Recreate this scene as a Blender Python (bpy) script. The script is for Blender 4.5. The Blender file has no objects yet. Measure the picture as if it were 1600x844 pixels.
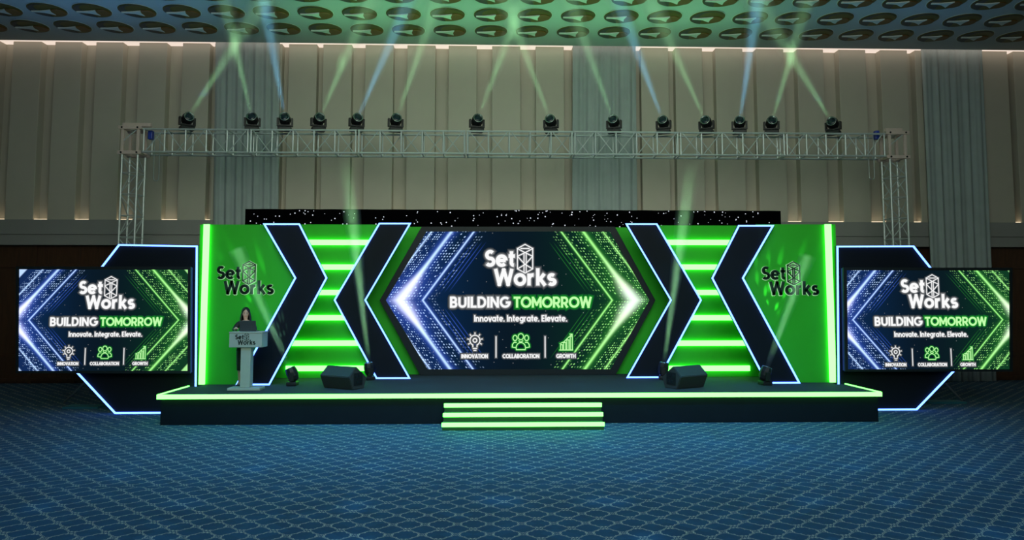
import bpy, bmesh, math, random
from mathutils import Vector, Matrix
random.seed(7)
PI = math.pi
scene = bpy.context.scene
COL = scene.collection

# ------------------------------------------------------------------ camera
F, PY0, YAW, PITCH, CAMH = 1150.0, 381.5, math.radians(1.69), math.radians(4.3), 2.45
fwd = Vector((math.sin(YAW)*math.cos(PITCH), math.cos(YAW)*math.cos(PITCH), math.sin(PITCH)))
rgt = Vector((math.cos(YAW), -math.sin(YAW), 0))
upv = rgt.cross(fwd)
EYE = Vector((0, 0, CAMH))
cd = bpy.data.cameras.new('camera'); cam = bpy.data.objects.new('camera', cd); COL.objects.link(cam)
cd.sensor_fit = 'HORIZONTAL'; cd.sensor_width = 36; cd.lens = 36*F/1600
cd.shift_y = (PY0-422)/1600; cd.clip_end = 200
cam.matrix_world = Matrix.Translation(EYE) @ Matrix((rgt, upv, -fwd)).transposed().to_4x4()
scene.camera = cam

# ------------------------------------------------------------------ world, lights, exposure
vs = scene.view_settings
vs.view_transform = 'Standard'; vs.look = 'None'; vs.exposure = 0; vs.gamma = 1; vs.use_curve_mapping = False
w = bpy.data.worlds.new('hall_world'); scene.world = w; w.use_nodes = True
w.node_tree.nodes['Background'].inputs[0].default_value = (.55, .75, 1, 1)
w.node_tree.nodes['Background'].inputs[1].default_value = .03
scene.cycles.use_denoising = True
scene.cycles.volume_bounces = 0
scene.cycles.sample_clamp_indirect = 4

def area(name, loc, size, energy, color, to=(0, 0, -1), spread=180):
    l = bpy.data.lights.new(name, 'AREA'); l.shape = 'RECTANGLE'; l.size, l.size_y = size
    l.energy = energy; l.color = color; l.spread = math.radians(spread)
    o = bpy.data.objects.new(name, l); COL.objects.link(o); o.location = loc
    o.rotation_euler = Vector(to).to_track_quat('-Z', 'Y').to_euler(); return o
def spot(name, loc, to, energy, color, deg, blend=.4, radius=.03, parent=None):
    l = bpy.data.lights.new(name, 'SPOT'); l.energy = energy; l.color = color
    l.spot_size = math.radians(deg); l.spot_blend = blend; l.shadow_soft_size = radius
    o = bpy.data.objects.new(name, l); COL.objects.link(o); o.location = loc
    o.rotation_euler = (Vector(to)-Vector(loc)).to_track_quat('-Z', 'Y').to_euler()
    return o
# added area lights without fixtures: general fill, blue carpet fill, stand-ins for ceiling spill
area('hall_fill_light', (.6, 1.5, 8.6), (12, 6), 520, (.90, 1, .84), (0, 1, -.22), 110)  # unseen fill added over the audience for wall and set
area('hall_fill_light', (.6, 9.5, 9.95), (12, 3), 190, (.90, 1, .84), (0, 1, -.45), 120)  # second added fill, softens the truss shadow on the wall
area('carpet_fill_light', (.6, 7.5, 9.8), (16, 6), 330, (.13, .55, 1), (0, .25, -1), 110)  # added blue fill that tints and brightens the carpet
area('apron_fill_light', (.6, 10.8, 9.8), (13, 1), 240, (.08, .52, 1), (0, .33, -1), 60)  # added cyan fill for the carpet close to the stage
for bx, bp in ((-9.5, 20), (10.0, 9)): area('spill_standin_light', (bx, 18.6, 7.6), (6, .3), bp, (.16, .48, 1), (0, -.2, 1), 150)  # hidden blue strips added to tint the ceiling ends
area('spill_standin_light', (.8, 19.2, 7.5), (12, .25), 105, (.30, 1, .42), (0, -.25, 1), 150)  # hidden green strip added in place of the moving heads' spill

# ------------------------------------------------------------------ unprojection to the planes of the place
def ray(px, py): return fwd + rgt*((px-800)/F) - upv*((py-PY0)/F)
def at(px, py, Y):
    d = ray(px, py); return EYE + d*(Y/d.y)
def atz(px, py, z):
    d = ray(px, py); return EYE + d*((z-CAMH)/d.z)
def proj(p):
    d = Vector(p)-EYE; k = d.dot(fwd)
    return 800+F*d.dot(rgt)/k, PY0-F*d.dot(upv)/k

# ------------------------------------------------------------------ node expressions
class E:
    nt = None
    def __init__(s, v): s.v = v
    @staticmethod
    def op(o, *a, clamp=False):
        n = E.nt.nodes.new('ShaderNodeMath'); n.operation = o; n.use_clamp = clamp
        for i, x in enumerate(a):
            x = x.v if isinstance(x, E) else x
            if isinstance(x, (int, float)): n.inputs[i].default_value = x
            else: E.nt.links.new(x, n.inputs[i])
        return E(n.outputs[0])
    def __add__(s, o): return E.op('ADD', s, o)
    __radd__ = __add__
    def __sub__(s, o): return E.op('SUBTRACT', s, o)
    def __rsub__(s, o): return E.op('SUBTRACT', o, s)
    def __mul__(s, o): return E.op('MULTIPLY', s, o)
    __rmul__ = __mul__
    def __truediv__(s, o): return E.op('DIVIDE', s, o)
    def __neg__(s): return E.op('MULTIPLY', s, -1)
def fabs(a): return E.op('ABSOLUTE', a)
def fcos(a): return E.op('COSINE', a)
def fsin(a): return E.op('SINE', a)
def ffloor(a): return E.op('FLOOR', a)
def ffract(a): return E.op('FRACT', a)
def fexp(a): return E.op('EXPONENT', a)
def fmin(a, b): return E.op('MINIMUM', a, b)
def fmax(a, b): return E.op('MAXIMUM', a, b)
def fsqrt(a): return E.op('SQRT', a)
def lt(a, b): return E.op('LESS_THAN', a, b)
def gt(a, b): return E.op('GREATER_THAN', a, b)
def sat(a): return E.op('ADD', a, 0.0, clamp=True)
def gauss(a, s): return fexp(-(a*a)/(2*s*s))
def ramp(a, lo, hi): return sat((a-lo)/(hi-lo))
def inside(a, lo, hi, soft=1.0): return sat((a-lo)/soft)*sat((hi-a)/soft)
def coords(kind='Object'):
    t = E.nt.nodes.new('ShaderNodeTexCoord'); s = E.nt.nodes.new('ShaderNodeSeparateXYZ')
    E.nt.links.new(t.outputs[kind], s.inputs[0]); return [E(s.outputs[i]) for i in range(3)]
def combine(x, y, z=0.0):
    n = E.nt.nodes.new('ShaderNodeCombineXYZ')
    for i, a in enumerate((x, y, z)):
        a = a.v if isinstance(a, E) else a
        if isinstance(a, (int, float)): n.inputs[i].default_value = a
        else: E.nt.links.new(a, n.inputs[i])
    return n.outputs[0]
def white(x, y, z=0.0):
    n = E.nt.nodes.new('ShaderNodeTexWhiteNoise'); n.noise_dimensions = '3D'
    E.nt.links.new(combine(x, y, z), n.inputs['Vector']); return E(n.outputs['Value'])
def noise(vec, scale, detail=2):
    n = E.nt.nodes.new('ShaderNodeTexNoise'); n.inputs['Scale'].default_value = scale; n.inputs['Detail'].default_value = detail
    E.nt.links.new(vec, n.inputs['Vector']); return E(n.outputs[0])
def mixc(f, a, b):
    n = E.nt.nodes.new('ShaderNodeMix'); n.data_type = 'RGBA'
    E.nt.links.new(f.v, n.inputs[0])
    for i, c in ((6, a), (7, b)):
        if isinstance(c, tuple): n.inputs[i].default_value = (*c, 1)
        else: E.nt.links.new(c, n.inputs[i])
    return n.outputs[2]

# ------------------------------------------------------------------ materials
def new_mat(name):
    m = bpy.data.materials.new(name); m.use_nodes = True; E.nt = m.node_tree
    return m, m.node_tree.nodes['Principled BSDF']
def mat(name, col, rough=.5, metal=0, grain=.12, scale=30, emit=None, strength=0, spec=.5):
    m, b = new_mat(name); b.inputs['Specular IOR Level'].default_value = spec
    x, y, z = coords()
    n = noise(combine(x, y, z), scale)
    c = mixc(n, tuple(max(0, v*(1-grain)) for v in col), tuple(v*(1+grain) for v in col))
    m.node_tree.links.new(c, b.inputs['Base Color'])
    b.inputs['Roughness'].default_value = rough; b.inputs['Metallic'].default_value = metal
    if emit: b.inputs['Emission Color'].default_value = (*emit, 1); b.inputs['Emission Strength'].default_value = strength
    return m
def led(name, col, strength=1):
    m, b = new_mat(name); b.inputs['Base Color'].default_value = (.02, .02, .02, 1)
    b.inputs['Emission Color'].default_value = (*col, 1); b.inputs['Emission Strength'].default_value = strength
    return m
def flat(name, col):
    m = bpy.data.materials.new(name); m.use_nodes = True; nt = m.node_tree
    nt.nodes.remove(nt.nodes['Principled BSDF']); e = nt.nodes.new('ShaderNodeEmission')
    e.inputs[0].default_value = (*col, 1); nt.links.new(e.outputs[0], nt.nodes['Material Output'].inputs[0]); return m
def lin(r, g, b): return tuple((c/255/12.92 if c < 11 else ((c/255+.055)/1.055)**2.4) for c in (r, g, b))

M = {}
M['wall'] = mat('wall_paint', (.50, .47, .395), .75, grain=.05, scale=2)
M['ledge'] = mat('ledge_paint', (.30, .30, .29), .6, grain=.05, scale=2)
M['wood'] = None
M['ceiling'] = mat('ceiling_paint', (.46, .50, .50), .8, grain=.03, scale=1)
M['soffit'] = mat('cove_light_diffuser', (.7, .65, .6), .6, emit=(1, .82, .70), strength=.80)
M['groove'] = mat('ledge_light_diffuser', (.7, .65, .6), .6, emit=(1, .78, .52), strength=1.1)
M['steel'] = mat('truss_aluminium', (.50, .56, .56), .4, .3, grain=.1, scale=12)
M['block'] = mat('corner_block_metal', (.62, .50, .45), .5, .1, grain=.08, scale=14)
M['black'] = mat('black_plastic', (.010, .011, .013), .45, grain=.2, spec=.3)
M['lens'] = mat('lens_glass', (.01, .02, .03), .08, grain=.1)
M['lens_ring'] = mat('lens_ring', (.35, .42, .40), .2, .8)
M['navy'] = mat('matt_black_board', (.006, .009, .014), .6, grain=.1, scale=3, spec=.12)
M['green'] = mat('green_paint', (.032, .44, .022), .6, grain=.06, scale=2, spec=.2)
M['led_green'] = led('green_tube', (.70, 6.0, .60))
M['led_blue'] = led('blue_tube', (.55, 1.25, 6.0))
M['deck'] = mat('deck_carpet', (.040, .048, .050), .9, grain=.15, scale=60, spec=.1)
M['riser'] = mat('stage_skirt', (.006, .011, .015), .6, grain=.15, scale=4, spec=.1)
M['step_riser'] = mat('step_board', (.012, .06, .02), .5)
M['cloth'] = mat('black_cloth', (.0015, .0015, .002), .95, grain=.3, scale=8, spec=0)
M['star'] = flat('star_light', (.75, .8, .9))
M['bezel'] = mat('screen_bezel', (.012, .017, .020), .5, 0, spec=.2)
M['curtain'] = mat('grey_curtain', (.36, .42, .42), .9, grain=.12, scale=3)
M['blue_hoist'] = mat('blue_hoist_paint', (.02, .05, .35), .4)
M['chain'] = mat('chain_steel', (.40, .45, .45), .4, .6)
M['lectern'] = mat('lectern_board', (.36, .38, .33), .5, grain=.06, scale=6)
M['lectern_logo'] = mat('lectern_lettering', (.006, .02, .015), .5)
M['letter'] = mat('dark_green_letter', (.004, .03, .014), .45)
M['letter_glow'] = led('letter_backlight', (.30, .62, .30))
M['skin'] = mat('skin', (.50, .33, .24), .5, grain=.05)
M['hair'] = mat('dark_hair', (.006, .005, .005), .5, grain=.3, scale=60)
M['suit'] = mat('black_suit', (.010, .011, .012), .7)
M['laptop'] = mat('laptop_lid', (.05, .055, .055), .4)
M['rubber'] = mat('monitor_cabinet', (.030, .034, .036), .6, grain=.2, scale=40)
M['grille'] = mat('monitor_grille', (.014, .016, .016), .5, .3)
M['disc'] = mat('ceiling_disc_bronze', (.115, .09, .014), .42, .25, grain=.2, scale=5)
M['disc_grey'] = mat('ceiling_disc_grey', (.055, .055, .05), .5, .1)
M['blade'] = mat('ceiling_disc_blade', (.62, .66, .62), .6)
M['cap'] = mat('ceiling_disc_brown', (.16, .075, .015), .5, .1)
M['plate'] = mat('teal_plate', (.03, .16, .20), .4, .3)
M['pole'] = mat('grey_pole', (.3, .3, .31), .4, .5)
M['eye'] = mat('eye', (.01, .01, .01), .2)
M['lip'] = mat('lip', (.45, .12, .12), .4)

m, b = new_mat('dark_wood_panelling'); M['wood'] = m
x, y, z = coords()
n = noise(combine(x*6, y*6, z*.7), 3, 5)
m.node_tree.links.new(mixc(n, (.030, .012, .006), (.10, .042, .020)), b.inputs['Base Color']); b.inputs['Roughness'].default_value = .4

m, b = new_mat('patterned_carpet'); M['carpet'] = m
x, y, z = coords()
P = .352
ys = y + .12*ffloor(y/2.5)
wob = (noise(combine(x, y, 0), 14, 1)-.5)*.10
cx_, cy_ = x*(2*PI/P), ys*(2*PI/P)
fld = fcos(cx_)+fcos(cy_)+.16*fcos(cx_*3)*fcos(cy_*3)+.11*fcos(cx_*7)*fcos(cy_*7)+wob*.4-.05
gr = fsqrt(fsin(cx_)*fsin(cx_)+fsin(cy_)*fsin(cy_))*.7
line = sat(1-fabs(fabs(fld)-.20)/(gr*.105+.028))
cell = white(ffloor((x+ys)/P), ffloor((x-ys)/P))
pile = noise(combine(x, y, 0), 180, 2)
base = mixc(sat(cell*.6+pile*.5), (.002, .033, .082), (.003, .054, .128))
m.node_tree.links.new(mixc(line, base, (.46, .45, .36)), b.inputs['Base Color'])
b.inputs['Roughness'].default_value = .9

# ------------------------------------------------------------------ mesh helpers
def mesh_obj(name, bm, mats, parent=None, smooth=False, loc=None):
    bmesh.ops.recalc_face_normals(bm, faces=bm.faces)
    me = bpy.data.meshes.new(name); bm.to_mesh(me); bm.free()
    for mm in (mats if isinstance(mats, (list, tuple)) else [mats]): me.materials.append(mm)
    if smooth:
        for p in me.polygons: p.use_smooth = True
    o = bpy.data.objects.new(name, me); COL.objects.link(o)
    if parent: adopt(o, parent)
    return o
WM = {}
def world_of(o): return WM.get(o.name, Matrix())
def adopt(o, parent):                       # keep the child where its world-space mesh stands
    o.parent = parent; o.matrix_parent_inverse = world_of(parent).inverted()
def thing(name, label, cat, loc=(0, 0, 0), group=None):
    o = bpy.data.objects.new(name, None); COL.objects.link(o); o.location = loc
    o.empty_display_size = .1
    WM[o.name] = Matrix.Translation(Vector(loc)); tag(o, label, cat, group); return o
def tag(o, label, cat=None, group=None, kind=None):
    o['label'] = label
    if cat: o['category'] = cat
    if group: o['group'] = group
    if kind: o['kind'] = kind
    return o
def struct(o): o['kind'] = 'structure'; return o
BM = bmesh.new
def box(bm, x0, x1, y0, y1, z0, z1, mi=0, M4=None):
    vs_ = [Vector((x, y, z)) for x in (x0, x1) for y in (y0, y1) for z in (z0, z1)]
    if M4: vs_ = [M4 @ v for v in vs_]
    v = [bm.verts.new(p) for p in vs_]
    for q in ((0, 1, 3, 2), (4, 6, 7, 5), (0, 4, 5, 1), (2, 3, 7, 6), (0, 2, 6, 4), (1, 5, 7, 3)):
        bm.faces.new([v[i] for i in q]).material_index = mi
def bbox(bm, x0, x1, y0, y1, z0, z1, bev=.01, mi=0):
    t = BM(); box(t, x0, x1, y0, y1, z0, z1, mi)
    bmesh.ops.recalc_face_normals(t, faces=t.faces)
    bmesh.ops.bevel(t, geom=t.edges[:], offset=bev, segments=2, affect='EDGES', profile=.5)
    me = bpy.data.meshes.new('t'); t.to_mesh(me); t.free(); bm.from_mesh(me); bpy.data.meshes.remove(me)
def tube(bm, p0, p1, r, n=8, r1=None, mi=0, caps=True):
    p0, p1 = Vector(p0), Vector(p1); d = (p1-p0).normalized()
    a = d.orthogonal().normalized(); c = d.cross(a); r1 = r if r1 is None else r1
    A = [bm.verts.new(p0+(a*math.cos(2*PI*i/n)+c*math.sin(2*PI*i/n))*r) for i in range(n)]
    B = [bm.verts.new(p1+(a*math.cos(2*PI*i/n)+c*math.sin(2*PI*i/n))*r1) for i in range(n)]
    for i in range(n): bm.faces.new((A[i], A[(i+1) % n], B[(i+1) % n], B[i])).material_index = mi
    if caps: bm.faces.new(A[::-1]).material_index = mi; bm.faces.new(B).material_index = mi
def lathe(bm, prof, M4, n=16, mi=0):        # prof: (radius, height) up local Z
    rings = []
    for r, h in prof:
        rings.append([bm.verts.new(M4 @ Vector((r*math.cos(2*PI*i/n), r*math.sin(2*PI*i/n), h))) for i in range(n)])
    for A, B in zip(rings, rings[1:]):
        for i in range(n): bm.faces.new((A[i], A[(i+1) % n], B[(i+1) % n], B[i])).material_index = mi
    bm.faces.new(rings[0][::-1]).material_index = mi; bm.faces.new(rings[-1]).material_index = mi
def prism(bm, pts, y0, y1, mi=0):           # pts: (x, z) outline, extruded in depth
    A = [bm.verts.new((x, y0, z)) for x, z in pts]; B = [bm.verts.new((x, y1, z)) for x, z in pts]
    n = len(pts)
    bm.faces.new(A).material_index = mi; bm.faces.new(B[::-1]).material_index = mi
    for i in range(n): bm.faces.new((A[i], B[i], B[(i+1) % n], A[(i+1) % n])).material_index = mi
def inset(pts, d):
    n = len(pts); ar = sum(pts[i][0]*pts[(i+1) % n][1]-pts[(i+1) % n][0]*pts[i][1] for i in range(n))
    s = 1 if ar > 0 else -1; out = []
    for i in range(n):
        p0, p1, p2 = (Vector(pts[j % n]) for j in (i-1, i, i+1))
        e1, e2 = (p1-p0).normalized(), (p2-p1).normalized()
        n1, n2 = Vector((-e1.y, e1.x))*s, Vector((-e2.y, e2.x))*s
        k = n1+n2; out.append(p1+k*(d/max(.15, 1+n1.dot(n2))))
    return [(v.x, v.y) for v in out]
def rim(bm, outer, inner, y0, y1, mi=0):    # closed frame between two outlines
    n = len(outer)
    V = [[bm.verts.new((x, y, z)) for x, z in o] for o, y in ((outer, y0), (inner, y0), (outer, y1), (inner, y1))]
    for i in range(n):
        j = (i+1) % n
        for a, c in ((0, 1), (1, 3), (3, 2), (2, 0)):
            bm.faces.new((V[a][i], V[a][j], V[c][j], V[c][i])).material_index = mi
def px_poly(pts, Y, snap=None):
    out = []
    for px, py in pts:
        p = at(px, py, Y); out.append((p.x, p.z))
    if snap is not None:
        zmin = min(z for _, z in out); out = [(x, snap+.002 if z < zmin+.12 else z) for x, z in out]
    return out

# ------------------------------------------------------------------ stroke lettering
def arc(cx, cy, rx, ry, a0, a1, n=12):
    return [(cx+rx*math.cos(math.radians(a0+(a1-a0)*i/n)), cy+ry*math.sin(math.radians(a0+(a1-a0)*i/n))) for i in range(n+1)]
G = {
 'B': (.68, [[(.1, .5), (.34, .5)]+arc(.36, .295, .2, .205, 90, -90)+[(.1, .09), (.1, .91), (.33, .91)]+arc(.34, .70, .18, .21, 90, -90)]),
 'U': (.76, [[(.1, .95)]+arc(.38, .37, .28, .28, 180, 360, 14)+[(.66, .95)]]),
 'I': (.24, [[(.12, 0), (.12, 1)]]),
 'L': (.56, [[(.1, 1), (.1, .09), (.54, .09)]]),
 'D': (.80, [[(.32, .09), (.1, .09), (.1, .91), (.32, .91)]+arc(.33, .5, .36, .41, 90, -90, 16)]),
 'N': (.80, [[(.1, 0), (.1, 1)], [(.12, .93), (.66, .07)], [(.68, 0), (.68, 1)]]),
 'G': (.90, [arc(.49, .5, .40, .41, 48, 335, 22)+[(.87, .47), (.55, .47)]]),
 'T': (.66, [[(.0, .91), (.66, .91)], [(.33, 0), (.33, .9)]]),
 'O': (.98, [arc(.49, .5, .41, .41, 0, 360, 26)]),
 'M': (.94, [[(.1, 0), (.1, 1)], [(.13, .9), (.47, .28), (.81, .9)], [(.84, 0), (.84, 1)]]),
 'R': (.72, [[(.1, 0), (.1, .91), (.36, .91)]+arc(.37, .66, .22, .25, 90, -90)+[(.1, .41)], [(.36, .41), (.62, 0)]]),
 'W': (1.14, [[(.07, 1), (.30, .08), (.57, .92), (.84, .08), (1.07, 1)]]),
 'A': (.84, [[(.06, 0), (.42, .93), (.78, 0)], [(.2, .27), (.64, .27)]]),
 'V': (.82, [[(.06, 1), (.41, .07), (.76, 1)]]),
 'C': (.84, [arc(.49, .5, .40, .41, 48, 312, 20)]),
 'H': (.80, [[(.1, 0), (.1, 1)], [(.68, 0), (.68, 1)], [(.1, .5), (.68, .5)]]),
 'E': (.62, [[(.56, .91), (.1, .91), (.1, .09), (.56, .09)], [(.1, .5), (.52, .5)]]),
 'S': (.66, [arc(.335, .70, .21, .205, 40, 262, 12)+arc(.325, .295, .235, .205, 82, -145, 13)]),
 'e': (.70, [[(.09, .37), (.60, .37)], arc(.345, .36, .27, .275, 2, 318, 18)]),
 't': (.46, [[(.2, .93), (.2, .26)]+arc(.34, .23, .14, .14, 180, 275, 5), [(.02, .64), (.42, .64)]]),
 'o': (.76, [arc(.37, .36, .28, .28, 0, 360, 20)]),
 'r': (.48, [[(.1, 0), (.1, .72)], arc(.34, .36, .24, .275, 165, 80, 6)]),
 'k': (.62, [[(.1, 0), (.1, 1.04)], [(.15, .28), (.5, .71)], [(.24, .40), (.55, 0)]]),
 's': (.56, [arc(.28, .505, .17, .14, 40, 262, 9)+arc(.275, .22, .19, .145, 82, -145, 10)]),
 'n': (.70, [[(.1, 0), (.1, .72)], arc(.335, .38, .235, .25, 170, 0, 9)+[(.57, 0)]]),
 'v': (.62, [[(.05, .72), (.31, .05), (.57, .72)]]),
 'a': (.74, [arc(.36, .36, .27, .275, 0, 360, 18), [(.63, .72), (.63, 0)]]),
 'g': (.74, [arc(.36, .36, .27, .275, 0, 360, 18), [(.63, .72), (.63, .02)]+arc(.37, 0, .26, .2, 0, -140, 9)]),
 'l': (.24, [[(.12, 0), (.12, 1.04)]]),
 '.': (.24, [[(.12, 0), (.12, .16)]]), ' ': (.30, []),
}
def stroke_quads(pts, hw, ex=None):           # ex: soft halo, rounded joints, ends pushed out by ex
    out = []; P_ = [Vector(p) for p in pts]; n = len(P_)
    closed = (P_[0]-P_[-1]).length < 1e-6 and n > 3
    for i in range(n-1):
        a, c = P_[i], P_[i+1]; d = (c-a).normalized()
        def ext(j, k):
            if closed: j %= (n-1); k %= (n-1)
            if j < 0 or k < 0 or j > n-1 or k > n-1: return 0
            o = (P_[k]-P_[j])
            if o.length < 1e-9: return 0
            t = abs(d.angle(o.normalized(), 0)); return hw*min(1.0, math.tan(min(t, 2.2)/2))
        e0 = ext(i-1, i) if (i > 0 or closed) else 0
        e1 = ext(i+1, i+2) if (i < n-2 or closed) else 0
        if ex is not None:
            e0 = 0 if (i > 0 or closed) else ex; e1 = 0 if (i < n-2 or closed) else ex
            if i < n-2 or closed: out.append([c+Vector((math.cos(q*PI/5), math.sin(q*PI/5)))*hw for q in range(10)])
        a2, c2 = a-d*e0, c+d*e1; nn = Vector((-d.y, d.x))*hw
        out.append([a2+nn, a2-nn, c2-nn, c2+nn])
    return out
def text_strokes(s, x0, y0, size, width=None, center=False):
    tot = sum(G[c][0]+.06 for c in s)-.06
    k = size if width is None else width/tot
    if center: x0 -= tot*k/2
    out = []
    for c in s:
        adv, st = G[c]
        for p in st: out.append([(x0+a*k, y0+bb*size) for a, bb in p])
        x0 += (adv+.06)*k
    return out
def emblem(cx, cy, w_, h_):                 # lattice tower mark
    x0, x1, t = cx-w_/2, cx+w_/2, h_*.145
    top, bot = cy+h_/2, cy-h_/2
    s = [[(cx, top), (x1, top-t), (cx, top-2*t), (x0, top-t), (cx, top)],
         [(x0, top-t*.9), (x0, bot+t), (cx, bot), (x1, bot+t), (x1, top-t*.9)],
         [(cx-w_*.07, top-2*t), (cx-w_*.07, bot)], [(cx+w_*.07, top-2*t), (cx+w_*.07, bot)],
         [(x0+w_*.2, top-t), (x1-w_*.2, top-t)]]
    ys_ = [top-t*1.1, top-t*1.1-(h_-2.1*t)*.25]
    H2 = top-2*t-bot
    for sx in (x0, x1):
        zz = [(cx, top-2*t), (sx, top-t-H2*.38), (cx, bot+H2*.42), (sx, bot+t)]
        s.append(zz)
    return s
def logo_strokes(cx, cy, k):                # full mark, width 112*k, strokes: letters, emblem
    T = lambda px, py: (cx+(px-813.5)*k, cy-(py-418)*k)
    L = []
    a, c = T(757.5, 416.5); L += text_strokes('Set', a, c, 26*k, 48*k)
    a, c = T(772.5, 446); L += text_strokes('Works', a, c, 26*k, 97*k)
    e = emblem(*T(820.5, 404), 24*k, 45*k)
    return L, e

# ------------------------------------------------------------------ room
def slab(name, *b, m='wall', parent=None):
    bm = BM(); box(bm, *b); o = mesh_obj(name, bm, M[m], parent)
    return struct(o) if parent is None else o
RX = 17.5
YW = 22.0
ZC = 10.08
zled = at(100, 343.5, YW).z      # bottom of the fluted panels
zwood = at(100, 383, YW).z
slab('floor', -RX, RX, -3, 22.6, -.2, 0, m='carpet')
slab('ceiling', -RX, RX, -3, 21.62, ZC, ZC+.25, m='ceiling')
wall = slab('wall_back', -RX, RX, 22.30, 22.6, 0, 10.7)
slab('wall_left', -RX-.25, -RX, -3, 22.6, 0, 10.7)
slab('wall_right', RX, RX+.25, -3, 22.6, 0, 10.7)
slab('trim_1', -RX, RX, 21.62, 22.6, ZC+.10, ZC+.3, m='soffit')          # lit cove along the top
# ledge band between fluted wall and wood panelling
def band(name, y0, z0, z1, m='ledge'): return slab(name, -RX, RX, y0, 22.3, z0, z1, m=m)
hh = zled-zwood
band('trim_2', 21.93, zwood+hh*.42, zled, 'ledge')
band('trim_3', 21.98, zwood+hh*.30, zwood+hh*.42-.002, 'ledge')
band('trim_4', 21.93, zwood, zwood+hh*.30-.002, 'ledge')
# wood panelling: boards, rails, stiles
bm = BM(); box(bm, -RX, RX, 22.18, 22.3, 0, zwood-.002)
wp = mesh_obj('wood_panelling', bm, M['wood'], wall)
zr = [at(60, 557, YW).z, at(60, 415, YW).z]
for z_ in [.1]+zr:
    bm = BM(); box(bm, -RX, RX, 22.13, 22.2, z_-.05, z_+.05); mesh_obj('rail', bm, M['wood'], wall)
for i in range(int(2*RX/1.25)+1):
    xx = -RX+.3+i*1.25
    if -5.5 < xx < 7: continue
    bm = BM(); box(bm, xx-.05, xx+.05, 22.12, 22.19, 0, zwood-.01); mesh_obj('stile', bm, M['wood'], wall)
# fluted panels: pixel spans at the top of the wall
spans = [(-60, 0), (20.5, 64.5), (86, 128), (150, 192.5), (217.5, 261), (285.5, 328), (336, 441), (451.5, 495.5), (505, 550), (571, 615), (636.5, 680.5),
         (701, 745), (769, 813), (837, 881), (894.5, 993), (1001, 1044), (1054.5, 1097), (1117.5, 1160), (1181, 1224), (1245, 1286),
         (1310, 1352), (1375, 1417), (1429, 1573), (1582.5, 1640)]
for a, c in spans:
    x0, x1 = at(a, 75, YW).x, at(c, 75, YW).x
    bm = BM(); bbox(bm, x0, x1, YW, 22.3, zled+.001, ZC+.10, .012)
    mesh_obj('fluted_panel', bm, M['wall'], wall)
# lit slot at the foot of each groove
edges = sorted(spans)
for (a, c), (d, e) in zip(edges, edges[1:]):
    x0, x1 = at(c, 75, YW).x+.01, at(d, 75, YW).x-.01
    bm = BM(); box(bm, x0, x1, 22.04, 22.20, zled+.001, zled+.03)
    mesh_obj('groove_light', bm, M['groove'], wall)

# ceiling discs
H_ = ZC-CAMH
def disc(cx, cy, label):
    t = thing('ceiling_disc', label, 'ceiling ornament', (cx, cy, ZC), 'bronze discs on the ceiling')
    R_ = .452
    bm = BM(); lathe(bm, [(R_, -.035), (R_+.012, -.03), (R_+.012, 0)][::-1], Matrix.Translation((cx, cy, ZC)), 40)
    mesh_obj('dish', bm, M['disc'], t)
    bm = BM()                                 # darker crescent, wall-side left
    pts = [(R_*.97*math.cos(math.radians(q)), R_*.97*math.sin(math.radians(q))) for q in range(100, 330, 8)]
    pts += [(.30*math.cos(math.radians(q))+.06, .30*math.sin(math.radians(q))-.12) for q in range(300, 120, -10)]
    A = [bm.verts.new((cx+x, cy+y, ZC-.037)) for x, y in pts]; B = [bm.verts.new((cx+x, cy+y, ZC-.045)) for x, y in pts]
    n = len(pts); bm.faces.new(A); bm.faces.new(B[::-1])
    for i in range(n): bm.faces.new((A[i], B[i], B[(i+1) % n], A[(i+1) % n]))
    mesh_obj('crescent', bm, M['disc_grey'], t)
    bm = BM(); lathe(bm, [(.185, .0), (.20, .012), (.20, .03)], Matrix.Translation((cx+.225, cy+.10, ZC-.062)), 24); mesh_obj('brown_cap', bm, M['cap'], t)
    bm = BM(); lathe(bm, [(R_+.012, 0), (R_+.03, -.004), (R_+.03, -.010), (R_+.012, -.014)], Matrix.Translation((cx, cy, ZC-.002)), 40); mesh_obj('rim', bm, M['blade'], t)
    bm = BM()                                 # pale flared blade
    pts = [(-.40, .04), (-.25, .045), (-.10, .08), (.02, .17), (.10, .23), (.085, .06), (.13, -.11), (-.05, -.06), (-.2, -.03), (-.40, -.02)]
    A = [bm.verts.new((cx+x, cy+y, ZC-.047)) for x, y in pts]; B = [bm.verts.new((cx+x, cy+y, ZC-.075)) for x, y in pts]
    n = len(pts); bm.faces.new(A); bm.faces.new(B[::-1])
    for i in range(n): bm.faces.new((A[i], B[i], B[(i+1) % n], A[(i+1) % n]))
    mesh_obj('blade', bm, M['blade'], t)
ordw = ['first', 'second', 'third', 'fourth', 'fifth', 'sixth', 'seventh', 'eighth', 'ninth', 'tenth', 'eleventh', 'twelfth', 'thirteenth', 'fourteenth', 'fifteenth',
        'sixteenth', 'seventeenth', 'eighteenth', 'nineteenth', 'twentieth', 'twenty-first', 'twenty-second', 'twenty-third', 'twenty-fourth', 'twenty-fifth', 'twenty-sixth', 'twenty-seventh', 'twenty-eighth']
c0 = atz(767.3, 22.2, ZC); c1 = atz(767.4, 47.6, ZC); pitch_y = c1.y-c0.y
pitch_x = (atz(1439, 27, ZC).x-atz(80.5, 20.5, ZC).x)/20
row_a, row_b, row_c = 'in the row toward the audience', 'in the middle row', 'in the row beside the lit cove'
rows = [(c0.y-pitch_y, row_a), (c0.y, row_b), (c1.y, row_c)]
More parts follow.
